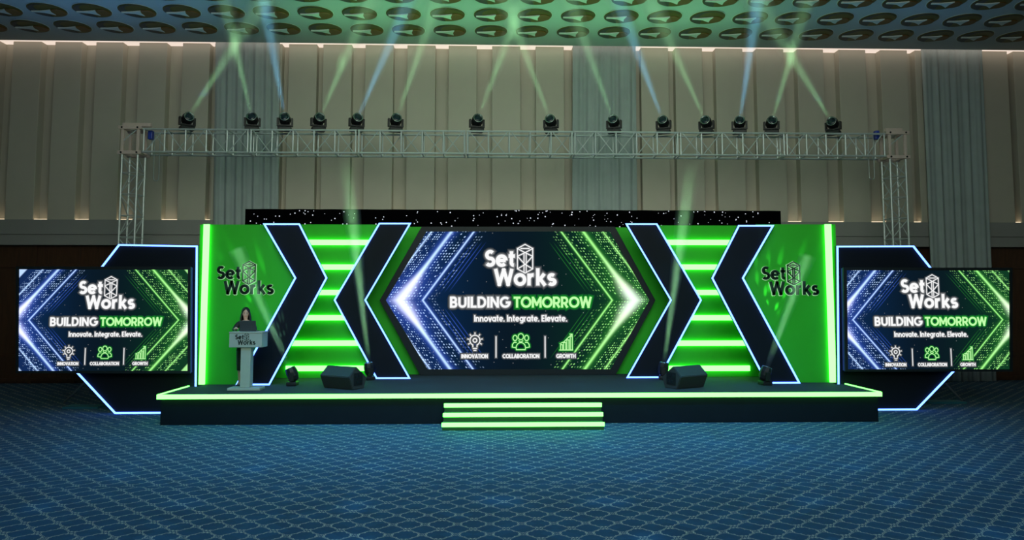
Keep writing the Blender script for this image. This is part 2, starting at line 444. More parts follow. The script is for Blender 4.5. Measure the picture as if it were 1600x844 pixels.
for ry, rn in rows:
    k = 0
    for i in range(-16, 17):
        p = (c0.x+i*pitch_x, ry, ZC)
        if abs(p[0]) > RX-.6: continue
        u, v = proj(p)
        if -24 < u < 1624:
            disc(p[0], p[1], f'bronze ceiling disc, {ordw[k]} from the lectern end, {rn}'); k += 1

# curtains
def curtain(label, a0, a1, b0, b1, Y, pleats):
    ztop, n, rows_ = ZC+.10, 90, 7
    x0t, x1t = at(a0, 72, Y).x, at(a1, 72, Y).x; x0b, x1b = at(b0, 590, Y).x, at(b1, 590, Y).x
    bm = BM(); grid = []
    rnd = random.Random(len(label)); ph = [rnd.uniform(0, 6) for _ in range(4)]
    for thick in (0, .05):
        g = []
        for j in range(rows_+1):
            t = j/rows_; r_ = []
            for i in range(n+1):
                s = i/n; x = (x0t+(x1t-x0t)*s)*(1-t)+(x0b+(x1b-x0b)*s)*t
                d = .03*math.sin(s*pleats*2*PI+ph[0]+.5*math.sin(3*t))+.018*math.sin(s*pleats*3.3*PI+ph[1]+t)+.03*math.sin(s*7+ph[2])
                r_.append(bm.verts.new((x, Y+d+thick, ztop+(.01-ztop)*t)))
            g.append(r_)
        grid.append(g)
    for g in grid:
        for j in range(rows_):
            for i in range(n): bm.faces.new((g[j][i], g[j][i+1], g[j+1][i+1], g[j+1][i]))
    A, B = grid
    for j in range(rows_):
        for i in (0, n): bm.faces.new((A[j][i], A[j+1][i], B[j+1][i], B[j][i]))
    for i in range(n):
        for j in (0, rows_): bm.faces.new((A[j][i], A[j][i+1], B[j][i+1], B[j][i]))
    return tag(mesh_obj('curtain', bm, M['curtain'], smooth=True), label, 'curtain', 'grey wall curtains')
curtain('grey pleated curtain behind the second moving head counted from the lectern end', 335.5, 436, 329, 432, 21.82, 7)
curtain('grey pleated curtain behind the middle of the long truss beam, above the big screen', 895, 993.5, 893, 998, 21.82, 6)
curtain('blue-grey full-length curtain falling to the carpet behind the side screen without a lectern', 1440, 1534, 1462, 1556, 21.82, 6)

# ------------------------------------------------------------------ stage
DZ, YF, YB = .58, 14.75, 19.15
XL, XR = at(248.5, 614, YF).x, at(1374.5, 611, YF).x
XI0, XI1 = XL+.20, XR-.20
YN = 16.22
st = thing('stage', 'long low black stage platform edged with a glowing green tube', 'stage', ((XL+XR)/2, 17, 0))
outl = [(XL, YF), (XR, YF), (XR, YN), (XI1, YN), (XI1, YB), (XI0, YB), (XI0, YN), (XL, YN)]
def flat_prism(bm, pts, z0, z1):
    A = [bm.verts.new((x, y, z0)) for x, y in pts]; B = [bm.verts.new((x, y, z1)) for x, y in pts]; n = len(pts)
    bm.faces.new(A[::-1]); bm.faces.new(B)
    for i in range(n): bm.faces.new((A[i], A[(i+1) % n], B[(i+1) % n], B[i]))
bm = BM(); flat_prism(bm, inset(outl, .03), .001, DZ-.045); mesh_obj('skirt', bm, M['riser'], st)
bm = BM(); flat_prism(bm, outl, DZ-.045, DZ); mesh_obj('deck', bm, M['deck'], st)
bm = BM()
t_ = .085
box(bm, XL-.03, XR+.03, YF-.035, YF-.001, DZ-t_+.015, DZ+.015)
mesh_obj('edge_tube', bm, M['led_green'], st)
for xx, s in ((XL, -1), (XR, 1)):
    bm = BM(); box(bm, min(xx+s*.001, xx+s*.035), max(xx+s*.001, xx+s*.035), YF+.001, YN, DZ-.05, DZ+.02); mesh_obj('edge_tube', bm, M['led_green'], st)
stp = thing('stage_steps', 'three dark steps with glowing green nosings in front of the stage', 'steps', (at(817, 660, 14.4).x, 14.4, 0))
for i, (a, c, z_, Y_) in enumerate(((691, 943.5, .145, 14.02), (693, 941.5, .29, 14.265), (694.5, 939.5, .435, 14.51))):
    x0, x1 = at(a, 650, Y_).x, at(c, 650, Y_).x
    bm = BM(); box(bm, x0, x1, Y_, Y_+.243 if i < 2 else YF-.04, .001, z_-.01)
    s_ = mesh_obj('step', bm, M['step_riser'], stp)
    bm = BM(); bbox(bm, x0-.01, x1+.01, Y_-.03, Y_+.02, z_-.075, z_, .008); mesh_obj('nosing_tube', bm, M['led_green'], s_)

# ------------------------------------------------------------------ backdrop panels
CXP = 810
def board(parent, name, pts, Y, th=.06, m='green', frame=None):
    bm = BM(); prism(bm, pts, Y, Y+th); return mesh_obj(name, bm, M[m], parent)
def outline(parent, pts, Y, wd=.035, m='led_blue', name='outline_tube', out=.030):
    bm = BM(); rim(bm, inset(pts, -.001), inset(pts, wd-.004), Y-out, Y-.001); return mesh_obj(name, bm, M[m], parent)
YWG, YOC, YMD, YIC, YSC = 16.58, 16.42, 17.88, 17.66, 18.42
# green wings with a vertical tube
def wing(label, edge, tube_px, tip_top, apex, tip_bot):
    o = thing('backdrop_wing', label, 'backdrop panel', (at(edge, 598, YWG).x, YWG, DZ), 'green backdrop wings')
    xe = at(edge, 480, YWG).x; zt = at(edge, 350.8, YWG).z
    pts = [(xe, DZ+.002), (xe, zt)]+[(at(px, py, YWG).x, z_) for (px, py), z_ in ((tip_top, zt), (apex, at(*apex, YWG).z), (tip_bot, DZ+.002))]
    board(o, 'panel', pts, YWG)
    bm = BM(); x0, x1 = sorted(at(p, 480, YWG-.05).x for p in tube_px)
    bbox(bm, x0, x1, YWG-.06, YWG-.001, DZ+.005, zt, .006); mesh_obj('vertical_tube', bm, M['led_green'], o); return o
wing('green backdrop wing with one vertical tube, behind the woman at the lectern', 308.5, (314, 323), (438, 350), (486, 434), (396, 598))
wing('green backdrop wing with one vertical tube, at the end without a lectern', 1309.5, (1293.5, 1303), (1182, 350), (1136, 434), (1224, 598))
# recessed green bays with six horizontal tubes
def bay(label, outer_px, mid, ends):
    o = thing('tube_bay', label, 'backdrop panel', (at(mid[1][0], 588, YMD).x, YMD, DZ), 'green tube bays')
    zt = at(600, 351, YMD).z; xo = at(outer_px, 470, YMD).x; zb_ = DZ+.002
    pts = [(xo, zb_), (xo, zt), (at(*mid[0], YMD).x, zt), (at(*mid[1], YMD).x, at(*mid[1], YMD).z), (at(*mid[2], YMD).x, zb_)]
    board(o, 'panel', pts, YMD)
    for py, (e0, e1) in zip((379, 417.5, 457.2, 496.5, 536.3, 575.5), ends):
        a, c = at(e0, py, YMD).x, at(e1, py, YMD).x
        zc = at((e0+e1)/2, py, YMD).z
        bm = BM(); bbox(bm, a, c, YMD-.055, YMD-.001, zc-.064, zc+.064, .01); mesh_obj('light_tube', bm, M['led_green'], o)
bay('green bay of six glowing horizontal tubes nearer the lectern, between two black chevrons', 418, [(616, 351), (547, 469), (614, 588)],
    [(447, 600), (447, 577), (447, 552), (447, 560), (447, 584), (447, 597)])
bay('green bay of six glowing horizontal tubes farther from the lectern, between two black chevrons', 1208, [(1002, 351), (1071, 469), (1005, 588)],
    [(1018, 1171), (1041, 1171), (1066, 1171), (1058, 1171), (1034, 1171), (1021, 1171)])
# black chevrons outlined in blue
def chevron(label, pts, Y):
    P_ = px_poly(pts, Y, DZ)
    o = thing('chevron', label, 'backdrop panel', (sum(p[0] for p in P_)/6, Y, DZ), 'black chevrons outlined in blue')
    board(o, 'panel', P_, Y, .07, 'navy'); outline(o, P_, Y)
chevron('black blue-edged chevron just behind the lectern, pointing to the big screen', [(411.5, 349.5), (468.5, 349.5), (511.5, 434.5), (421.5, 598.5), (368.5, 598.5), (460.5, 434.5)], YOC)
chevron('black blue-edged chevron hugging the blue half of the big screen', [(592.5, 348.5), (642.5, 348.5), (572, 469), (641.5, 589.3), (588, 589.3), (522, 469)], YIC)
chevron('black blue-edged chevron hugging the green half of the big screen', [(977, 349.5), (1026.5, 349.5), (1096, 469), (1031, 588.6), (978.5, 588.6), (1047, 469)], YIC)
chevron('black blue-edged chevron at the stage end without a lectern, pointing to the big screen', [(1153.5, 352), (1209, 352), (1161.5, 434.7), (1250, 597.3), (1197, 597.3), (1111.5, 434.7)], YOC)
# star cloth
YST = 19.30
o = thing('star_cloth', 'black star cloth with tiny white lights above the big screen', 'drape', (at(802, 340, YST).x, YST, 0))
x0, x1 = at(383, 340, YST).x, at(1220.5, 340, YST).x; zt = at(800, 328, YST).z
bm = BM(); n = 120; A = []; B = []
for i in range(n+1):
    xx = x0+(x1-x0)*i/n; yy = YST+.02*math.sin(i*.9)
    A.append((bm.verts.new((xx, yy, .002)), bm.verts.new((xx, yy, zt)))); B.append((bm.verts.new((xx, yy+.06, .002)), bm.verts.new((xx, yy+.06, zt))))
for i in range(n):
    bm.faces.new((A[i][0], A[i+1][0], A[i+1][1], A[i][1])); bm.faces.new((B[i][0], B[i][1], B[i+1][1], B[i+1][0]))
    bm.faces.new((A[i][1], A[i+1][1], B[i+1][1], B[i][1])); bm.faces.new((A[i][0], B[i][0], B[i+1][0], A[i+1][0]))
for i in (0, n): bm.faces.new((A[i][0], A[i][1], B[i][1], B[i][0]))
mesh_obj('cloth', bm, M['cloth'], o)
bm = BM(); zb = at(800, 356, YST).z; rs = random.Random(3)
for i in range(180):
    xx, zz, r_ = rs.uniform(x0+.05, x1-.05), rs.uniform(zb, zt-.02), rs.choice((.008, .011, .014, .017))
    v = [bm.verts.new((xx+r_*math.cos(k*PI/3), YST-.025, zz+r_*math.sin(k*PI/3))) for k in range(6)]; bm.faces.new(v)
o2 = mesh_obj('star_light', bm, M['star'], o); o2['kind'] = 'stuff'

# ------------------------------------------------------------------ screens
def screen_mat(name, mpp, slope, hwL, edge_slope):
    m = bpy.data.materials.new(name); m.use_nodes = True; nt = E.nt = m.node_tree
    nt.nodes.remove(nt.nodes['Principled BSDF'])
    X, _, Z = coords(); x, y = X/mpp, Z/mpp; ay = fabs(y)
    tL = x-slope*ay; tR = -x-slope*ay                 # lines of constant t run parallel to each arrow
    # dot grid
    def dots(t, sp, seed):
        gx, gy = t/sp, y/sp; ix, iy = ffloor(gx), ffloor(gy)
        dx, dy = ffract(gx)-.5, ffract(gy)-.5; rnd = white(ix, iy, seed)
        return sat((.14+.20*rnd-fsqrt(dx*dx+dy*dy))/.10)*sat(rnd*2.2-.6)
    def side(t, seed):
        near = gauss(y, 30); thick = 1.9+6*gauss(y, 24)
        d = dots(t, 4.4, seed); d2 = dots(t, 3.6, seed+5)
        outer = inside(t, -230, -192, 4)*.95; mid = inside(t, -181, -150, 5)*.75; inn = inside(t, -143, -127, 4)*.40
        dd = d*(mid+inn)+d2*outer
        l1 = gauss(t+148, 1.1); l2 = fexp(-((t+183)*(t+183))/(2*thick*thick)); l3 = gauss(t+214, 1.3)*.8
        lines = gauss(ffract((t+146)/6.5)*6.5-3.2, .5)*inside(t, -142, -112, 6)*inside(ay, 12, 92, 20)*.42
        halo = gauss(t+148, 3.5)*.22+gauss(t+183, 7)*.38+near*gauss(t+184, 22)*.55+inside(t, -260, -196, 10)*.07
        corner = inside(t, -400, -244, 3)
        return dd, l1, l2, l3, lines, halo, corner, near
    A = side(tL, 1.0); B = side(tR, 9.0)
    sq = x*.9+y*.4; sr = y*.9-x*.4; sx, sy = ffract(sq/13)-.5, ffract(sr/13)-.5; star = gt(white(ffloor(sq/13), ffloor(sr/13), 20.0), .8)*sat((.07-fsqrt(sx*sx+sy*sy))/.05)*.22
    bgL = gauss(x+125, 48); bgR = gauss(x-125, 48)
    def chan(bg0, kL, kR, hL, hR, wL, wR, ln):
        e = bg0+kL*bgL+kR*bgR+star
        for S, h, ww, kk in ((A, hL, wL, 0), (B, hR, wR, 1)):
            dd, l1, l2, l3, lines, halo, corner, near = S
            e = e+halo*h+dd*ww+lines*h*1.2+(l1+l3)*ww+l2*fmin(ww+near*.8, 1.0)+corner*(ww*.8+.1)
        return e
    r = chan(.003, .000, .000, .05, .03, .55, .40, 0)
    g = chan(.009, .008, .016, .13, .30, .78, 1.0, 1)
    bl = chan(.016, .035, .000, .80, .02, 1.15, .26, 2)
    e = nt.nodes.new('ShaderNodeEmission'); nt.links.new(combine(r, g, bl), e.inputs[0]); e.inputs[1].default_value = 1.0
    nt.links.new(e.outputs[0], nt.nodes['Material Output'].inputs[0]); return m
def art_mats():
    bg = (.004, .012, .020)
    def lv(c, k): return tuple(b_+(a-b_)*k for a, b_ in zip(c, bg))
    W, GR, gl = (1, 1, 1), (.55, 1, .42), (.01, .36, .02)
    white_ = [flat('screen_white_%d' % i, lv(W, k)) for i, k in enumerate((.030, .09, .24, .97))]
    green_ = [flat('screen_green_%d' % i, lv(gl if i < 3 else GR, k)) for i, k in enumerate((.2, .45, .85, 1.0))]
    return white_+green_
ART = art_mats()
def icons():
    out_w, out_g = [], []
    T = lambda px, py: (px-809, 469-py)
    # bulb
    bx, by = 742.5, 531
    a = [T(*p) for p in arc(bx, by, 7.8, 7.8, 55, -235, 16)]
    out_w += [[T(bx-3.3, 543)]+[a[-1]]+a[::-1]+[T(bx+3.3, 543)] if False else [T(bx-3.2, 541.5)]+[T(*p) for p in arc(bx, by, 7.8, 7.8, 115, 425, 18)]+[T(bx+3.2, 541.5)]]
    out_w += [[T(bx-3.3, 543.5), T(bx+3.3, 543.5)], [T(bx-2.2, 546.5), T(bx+2.2, 546.5)]]
    out_w += [[T(*p) for p in arc(bx, by, 3, 3, 0, 360, 10)]]
    for q in range(-30, 211, 40):
        c, s = math.cos(math.radians(q)), math.sin(math.radians(q)); out_w.append([T(bx+9.3*c, by-9.3*s), T(bx+12*c, by-12*s)])
    out_w += [[T(775.2, 525), T(775.2, 557.5)], [T(851.5, 525), T(851.5, 557.5)]]
    # people
    px_, py_ = 813.7, 527
    def egg(cx, cy, rx, ry): return [T(*p) for p in arc(cx, cy, rx, ry, 0, 360, 14)]
    out_g += [egg(px_, 525.5, 4.3, 4.8), egg(px_-9, 527.5, 3.2, 4.2), egg(px_+9, 527.5, 3.2, 4.2)]
    out_g += [[T(*p) for p in arc(px_, 543, 7.4, 8.5, 180, 360, 12)]+[T(px_+6.8, 545.5), T(px_-6.8, 545.5), T(px_-7.4, 543)]]
    for s in (-1, 1):
        out_g.append([T(px_+s*8, 542.5), T(px_+s*13.4, 541.5), T(px_+s*13, 537.5), T(px_+s*10.5, 534.2), T(px_+s*6.5, 534.2)])
    out_g.append([T(px_-3.5, 531.5), T(px_, 534.2), T(px_+3.5, 531.5)])
    # growth bars
    for i, (a0, h) in enumerate(((875.5, 8), (880.5, 11.5), (885.5, 15.5), (890.7, 21))):
        out_g.append([T(a0, 546), T(a0, 546-h), T(a0+3.2, 546-h), T(a0+3.2, 546)])
    out_g += [[T(873.5, 546.2), T(895, 546.2)], [T(874.5, 536.5), T(881, 533.5), T(886, 528.5), T(893.5, 521.8)], [T(889.5, 521.6), T(893.8, 521.6), T(893.8, 526)]]
    return out_w, out_g
def add_art(bm, mpp, front, halo=True, base=0):
    def put(strokes, hw, mi, lay, ex=None):
        for s in strokes:
            for q in stroke_quads(s, hw, ex):
                bm.faces.new([bm.verts.new((p.x*mpp, front-lay*.0012, p.y*mpp)) for p in q]).material_index = base+mi
    L, e = logo_strokes(813.5-809, 469-418, 1)
    hl = text_strokes('BUILDING', 703.5-809, 469-480.5, 17, 93); h2 = text_strokes('TOMORROW', 802.5-809, 469-480.5, 17, 122)
    tg = text_strokes('Innovate. Integrate. Elevate.', 741-809, 469-502, 10, 145)
    caps = text_strokes('INNOVATION', 721.5-809, 469-558.5, 6.2, 41)+text_strokes('COLLABORATION', 785.5-809, 469-558.5, 6.2, 57)+text_strokes('GROWTH', 869-809, 469-558.5, 6.2, 30)
    iw, ig = icons()
    for (S, hw, c) in ((L, 2.75, 0), (e, .70, 0), (hl, 1.8, 0), (h2, 1.8, 4), (tg, .92, 0), (caps, .66, 0), (iw, .66, 0), (ig, .66, 4)):
        big = hw > 1.5
        for i, ex in enumerate((3.8, 2.4, 1.2) if big else (2.2, 1.4, .7)): put(S, hw+ex, c+i, 1+i, ex)
        put(S, hw, c+3, 5)
def make_screen(name, label, cat, C, base, outer, lit, mpp, depth, slope, m_art, group=None, extra=None):
    o = thing(name, label, cat, base, group)
    bm = BM(); prism(bm, inset(outer, .012), C.y, C.y+depth); mesh_obj('housing', bm, M['bezel'], o)
    bm = BM(); rim(bm, outer, lit, C.y-.035, C.y+.002); mesh_obj('bezel', bm, M['bezel'], o)
    bm = BM(); pts = [(x-C.x, z-C.z) for x, z in inset(lit, -.006)]
    prism(bm, pts, -.006, -.001); add_art(bm, m_art, -.0065, base=1)
    me = bpy.data.meshes.new('display'); bmesh.ops.recalc_face_normals(bm, faces=bm.faces); bm.to_mesh(me); bm.free()
    me.materials.append(screen_mat(name+'_image', m_art, slope, 0, 0))
    for a in ART: me.materials.append(a)
    d = bpy.data.objects.new('display', me); COL.objects.link(d); d.location = C; d.parent = o; d.matrix_parent_inverse = WM[o.name].inverted()
    return o
C = at(809, 469.3, YSC); mpp = (at(909, 469, YSC).x-at(709, 469, YSC).x)/200
lit = px_poly([(666.5, 362), (952.5, 362), (1014.5, 469.3), (954, 577), (668, 577), (603, 469.3)], YSC)
outr = px_poly([(659, 354.5), (960.5, 354.5), (1023.5, 469.3), (961.5, 584), (657, 584), (593.5, 469.3)], YSC, DZ+.003)
make_screen('led_screen', 'large hexagonal LED screen in the middle of the stage with blue and green arrows', 'screen', C, (C.x, YSC, DZ), outr, lit, mpp, .12, .738, mpp)
# dark green surround behind the big screen
o = thing('screen_surround', 'dark green board around the hexagonal screen', 'backdrop panel', (C.x, YSC+.2, DZ))
bm = BM(); box(bm, at(560, 470, YSC+.2).x, at(1058, 470, YSC+.2).x, YSC+.2, YSC+.26, DZ+.002, at(800, 355, YSC+.2).z); mesh_obj('panel', bm, M['green'], o)

# octagon boards with side screens
def side(pts, Y, lab_b, lab_s, tv_out, tv_lit, foot, cpx, slope):
    P_ = px_poly(pts, Y); zmin = min(z for _, z in P_); P_ = [(x, .004 if z < .25 else z) for x, z in P_]
    o = thing('angular_board', lab_b, 'backdrop panel', (sum(p[0] for p in P_)/5, Y, 0), 'angular black boards')
    board(o, 'panel', P_, Y, .08, 'navy'); outline(o, P_, Y)
    (pa, pb), (qa, qb, qc, qd) = foot
    a, c = atz(*pb, .05), at(*pa, Y+.10)
    Yp = a.y; bm = BM(); tube(bm, a, (c.x, Y+.09, at(*pa, Y+.2).z), .022); mesh_obj('brace', bm, M['pole'], o)
    bm = BM(); box(bm, min(qa, qb), max(qa, qb), qc, qd, .003, .05)
    mesh_obj('foot_plate', bm, M['plate'], o)
    Ys = Y-.22
    C = at(*cpx, Ys); lit_ = px_poly(tv_lit, Ys); out_ = px_poly(tv_out, Ys)
    mp = (at(cpx[0]+50, cpx[1], Ys).x-at(cpx[0]-50, cpx[1], Ys).x)/100
    s_ = make_screen('side_screen', lab_s, 'screen', C, (C.x, Ys, C.z), out_, lit_, mp, .10, slope, mp*.79, 'side screens')
    bm = BM(); cx = (P_[0][0]+P_[1][0])/2; box(bm, cx-.35, cx+.35, Ys+.095, Y-.001, C.z-.3, C.z+.3); mesh_obj('wall_bracket', bm, M['black'], s_)
YO = 16.28
f0 = (((142, 588), (100.5, 629)), (at(103, 600, 17.1).x, at(158, 600, 17.1).x, 17.0, 17.35))
side([(186, 382), (309, 384), (307, 643), (180, 643), (71, 530)], YO, 'black angular board edged in blue at the lectern end of the stage', 'wide side screen at the lectern end, before the angular board',
     [(26, 416.5), (299, 417), (298, 583.5), (26, 583)], [(30.5, 421), (294.5, 421.5), (294, 579.5), (29.5, 579.5)], f0, (162.5, 500.3), .875)
f1 = (((1466, 588), (1503, 626)), (at(1447, 600, 17.3).x, at(1505, 600, 17.3).x, 17.2, 17.55))
side([(1307, 384.5), (1427, 384), (1541, 528), (1432, 640), (1309, 640)], YO, 'black angular board edged in blue at the stage end without a lectern', 'wide side screen at the end away from the lectern, before a curtain',
     [(1316.5, 418), (1580.5, 418.5), (1581, 580.5), (1319.5, 580.5)], [(1322, 422.5), (1576.5, 423), (1577, 577), (1324, 577)], f1, (1449.7, 499.7), .86)

# dimensional logo signs on the wings
def sign(label, cx, cy, k):
    Y = YWG-.001; Cw = at(cx, cy, Y); mp = (at(cx+20, cy, Y).x-at(cx-20, cy, Y).x)/40
    o = thing('logo_sign', label, 'sign', (Cw.x, Y, Cw.z), 'dark logo signs on the green wings')
    L, e = logo_strokes(0, 0, k)
    for nm, S, hw in (('lettering', L, 2.7*k), ('emblem', e, .95*k)):
        bm = BM()
        for s in S:
            for q in stroke_quads(s, hw*mp*1.0/mp): prism(bm, [(Cw.x+p.x*mp, Cw.z+p.y*mp) for p in q], Y-.045, Y-.02)
        mesh_obj(nm, bm, M['letter'], o)
    bm = BM()
    for S, hw in ((L, 3.5*k), (e, 1.9*k)):
        for s in S:
            for q in stroke_quads(s, hw): prism(bm, [(Cw.x+p.x*mp, Cw.z+p.y*mp-.004) for p in q], Y-.018, Y)
    mesh_obj('backlight', bm, M['letter_glow'], o)
sign('dark raised logo sign on the green wing above the woman', 384, 437.5, .80)
sign('dark raised logo sign on the green wing away from the lectern', 1234, 438.5, .79)

# ------------------------------------------------------------------ truss
YT0, YT1 = 19.40, 19.88
zt, zb = at(640, 204.5, YT0).z, at(640, 239.5, YT0).z
R1 = .027
joints = [222, 389.5, 558, 728, 896, 1061.5, 1227.5, 1384]
xj = [at(p, 222, YT0).x for p in joints]
secname = ['at the end above the lectern side', 'second from the lectern side', 'third from the lectern side', 'in the middle of the span', 'third from the end without a lectern', 'second from the end without a lectern', 'at the end without a lectern']
for k in range(7):
    a, c = xj[k]+.012, xj[k+1]-.012
    o = thing('truss_section', f'grey box truss section {secname[k]}', 'truss', ((a+c)/2, (YT0+YT1)/2, zb), 'sections of the long truss beam')
    for yy in (YT0, YT1):
        for zz in (zt, zb):
            bm = BM(); tube(bm, (a, yy, zz), (c, yy, zz), R1); mesh_obj('chord', bm, M['steel'], o)
    n = 5; bays = [a+.03+(c-a-.06)*i/n for i in range(n+1)]
    for yi, yy in enumerate((YT0, YT1)):
        for i, xx in enumerate(bays):
            bm = BM(); tube(bm, (xx, yy, zb), (xx, yy, zt), .021); mesh_obj('upright', bm, M['steel'], o)
        for i in range(n):
            u = (i+k*n+yi) % 2
            bm = BM(); tube(bm, (bays[i]+.04, yy, zb if u == 0 else zt), (bays[i+1]-.04, yy, zt if u == 0 else zb), .014, 6); mesh_obj('diagonal', bm, M['steel'], o)
    for zz in (zb, zt):
        for xx in bays:
            bm = BM(); tube(bm, (xx, YT0, zz), (xx, YT1, zz), .016, 6); mesh_obj('cross_tube', bm, M['steel'], o)
def tower(label, lab_c, pxf0, pxf1, Y0, Y1):
    xa, xb = at(pxf0, 300, Y0).x, at(pxf1, 300, Y0).x; ztop = zb-.075
    o = thing('truss_tower', label, 'truss', ((xa+xb)/2, (Y0+Y1)/2, 0), 'truss towers')
    bm = BM(); box(bm, xa-.25, xb+.25, Y0-.25, Y1+.25, .002, .03); mesh_obj('base_plate', bm, M['steel'], o)
    for xx in (xa, xb):
        for yy in (Y0, Y1):
            bm = BM(); tube(bm, (xx, yy, .03), (xx, yy, ztop), R1); mesh_obj('chord', bm, M['steel'], o)
    z_ = .12; step = .565; i = 0
    while z_ < ztop-.1:
        z2 = min(z_+step, ztop-.02)
        for (p, q) in (((xa, Y0), (xb, Y0)), ((xa, Y1), (xb, Y1)), ((xa, Y0), (xa, Y1)), ((xb, Y0), (xb, Y1))):
            bm = BM(); tube(bm, (*p, z_), (*q, z_), .015, 6); mesh_obj('cross_tube', bm, M['steel'], o)
            pp, qq = (p, q) if i % 2 else (q, p)
            bm = BM(); tube(bm, (*pp, z_+.04), (*qq, z2-.04), .014, 6); mesh_obj('diagonal', bm, M['steel'], o)
        z_ += step; i += 1
    # sleeve block
    c_ = thing('sleeve_block', lab_c, 'truss', ((xa+xb)/2, (Y0+Y1)/2, ztop), 'truss sleeve blocks')
    e = .035; za, zc = zb-.03, zt+.03
    for xx in (xa, xb):
        for yy in (Y0, Y1):
            bm = BM(); bbox(bm, xx-e, xx+e, yy-e, yy+e, za-.02, zc+.02, .006); mesh_obj('post', bm, M['block'], c_)
    for zz in (za, zc):
        for yy in (Y0-.045, Y1+.045):
            bm = BM(); bbox(bm, xa-.10, xb+.10, yy-.03, yy+.03, zz-.045, zz+.045, .006); mesh_obj('crossbar', bm, M['block'], c_)
        for xx in (xa, xb):
            bm = BM(); bbox(bm, xx-.03, xx+.03, Y0-.01, Y1+.01, zz-.03, zz+.03, .006); mesh_obj('crossbar', bm, M['block'], c_)
            bm = BM(); tube(bm, (xx, Y0-.085, zz), (xx, Y0-.072, zz), .026, 10); mesh_obj('bolt', bm, M['black'], c_)
    bm = BM(); tube(bm, (xa, Y0, (za+zc)/2-.02), (xb, Y0, zc), .016, 6); mesh_obj('diagonal', bm, M['steel'], c_)
    bm = BM(); bbox(bm, xa-.05, xb+.28 if xa < 0 else xb-.02, Y0+.05, Y0+.16, zc+.05, zc+.15, .008)
    mesh_obj('top_beam', bm, M['block'], c_)
tower('square truss tower rising behind the angular board at the lectern end', 'beige sleeve block on the truss tower at the lectern end', 188.5, 213, YT0, YT1-.06)
tower('square truss tower rising behind the angular board away from the lectern', 'beige sleeve block on the truss tower away from the lectern', 1392.5, 1417, YT0, YT1-.06)
def hoist(label, px, s):
    p = at(px, 212, 19.62)
    o = thing('chain_hoist', label, 'hoist', (p.x, p.y, p.z), 'chain hoists')
    bm = BM(); bbox(bm, p.x-.06, p.x+.06, p.y-.07, p.y+.07, p.z-.11, p.z+.13, .02); mesh_obj('motor', bm, M['blue_hoist'], o)
    x0 = p.x+s*.10; zl = p.z-1.25; pts = [(x0, p.z+.05)]
    pts += [(x0, zl+.1)]+[(x0+s*(.07-.07*math.cos(q*PI/6)), zl+.1-.07*math.sin(q*PI/6)) for q in range(1, 7)]+[(x0+s*.14, p.z+.05)]
    bm = BM()
    for (a, c), (d, e) in zip(pts, pts[1:]): tube(bm, (a, p.y, c), (d, p.y, e), .012, 6)
    mesh_obj('chain', bm, M['chain'], o)
hoist('blue chain hoist hanging in the truss corner at the lectern end', 236, 1)
hoist('blue chain hoist hanging in the truss corner away from the lectern', 1369.5, -1)

# ------------------------------------------------------------------ moving heads with beams of lit haze
def haze_mat(name, dens):
    m = bpy.data.materials.new(name); m.use_nodes = True; nt = m.node_tree
    nt.nodes.remove(nt.nodes['Principled BSDF']); v = nt.nodes.new('ShaderNodeVolumeScatter')
    v.inputs['Color'].default_value = (.9, .95, 1, 1); v.inputs['Density'].default_value = dens; v.inputs['Anisotropy'].default_value = 0.0
    nt.links.new(v.outputs[0], nt.nodes['Material Output'].inputs['Volume']); return m
M['haze'] = haze_mat('thin_haze', .22)
M['haze_low'] = haze_mat('thin_haze_over_stage', .22)      # thins out with height
E.nt = M['haze_low'].node_tree
_, _, z = coords(); k = sat((5.75-z)/1.3)*.24
E.nt.links.new(k.v, E.nt.nodes['Volume Scatter'].inputs['Density'])
def falloff(o):                             # tight beam optics: falls off with distance, not its square
    nt = o.data; nt.use_nodes = True; nt = nt.node_tree; e = nt.nodes['Emission']; f = nt.nodes.new('ShaderNodeLightFalloff')
    f.inputs['Strength'].default_value = 1; nt.links.new(f.outputs['Linear'], e.inputs['Strength'])
def gobo(o, scale, lo, hi, strength):       # patterned gel: soft separate blobs
    nt = o.data.node_tree if o.data.use_nodes else None
    o.data.use_nodes = True; nt = E.nt = o.data.node_tree; e = nt.nodes['Emission']
    x, y, z = coords('Normal'); v = nt.nodes.new('ShaderNodeTexVoronoi'); v.voronoi_dimensions = '2D'; v.inputs['Scale'].default_value = scale; v.inputs['Randomness'].default_value = .55
    nt.links.new(combine(x/z, y/z), v.inputs['Vector'])
    k = sat((hi-E(v.outputs['Distance']))/(hi-lo))*strength
    nt.links.new(k.v, e.inputs['Strength'])
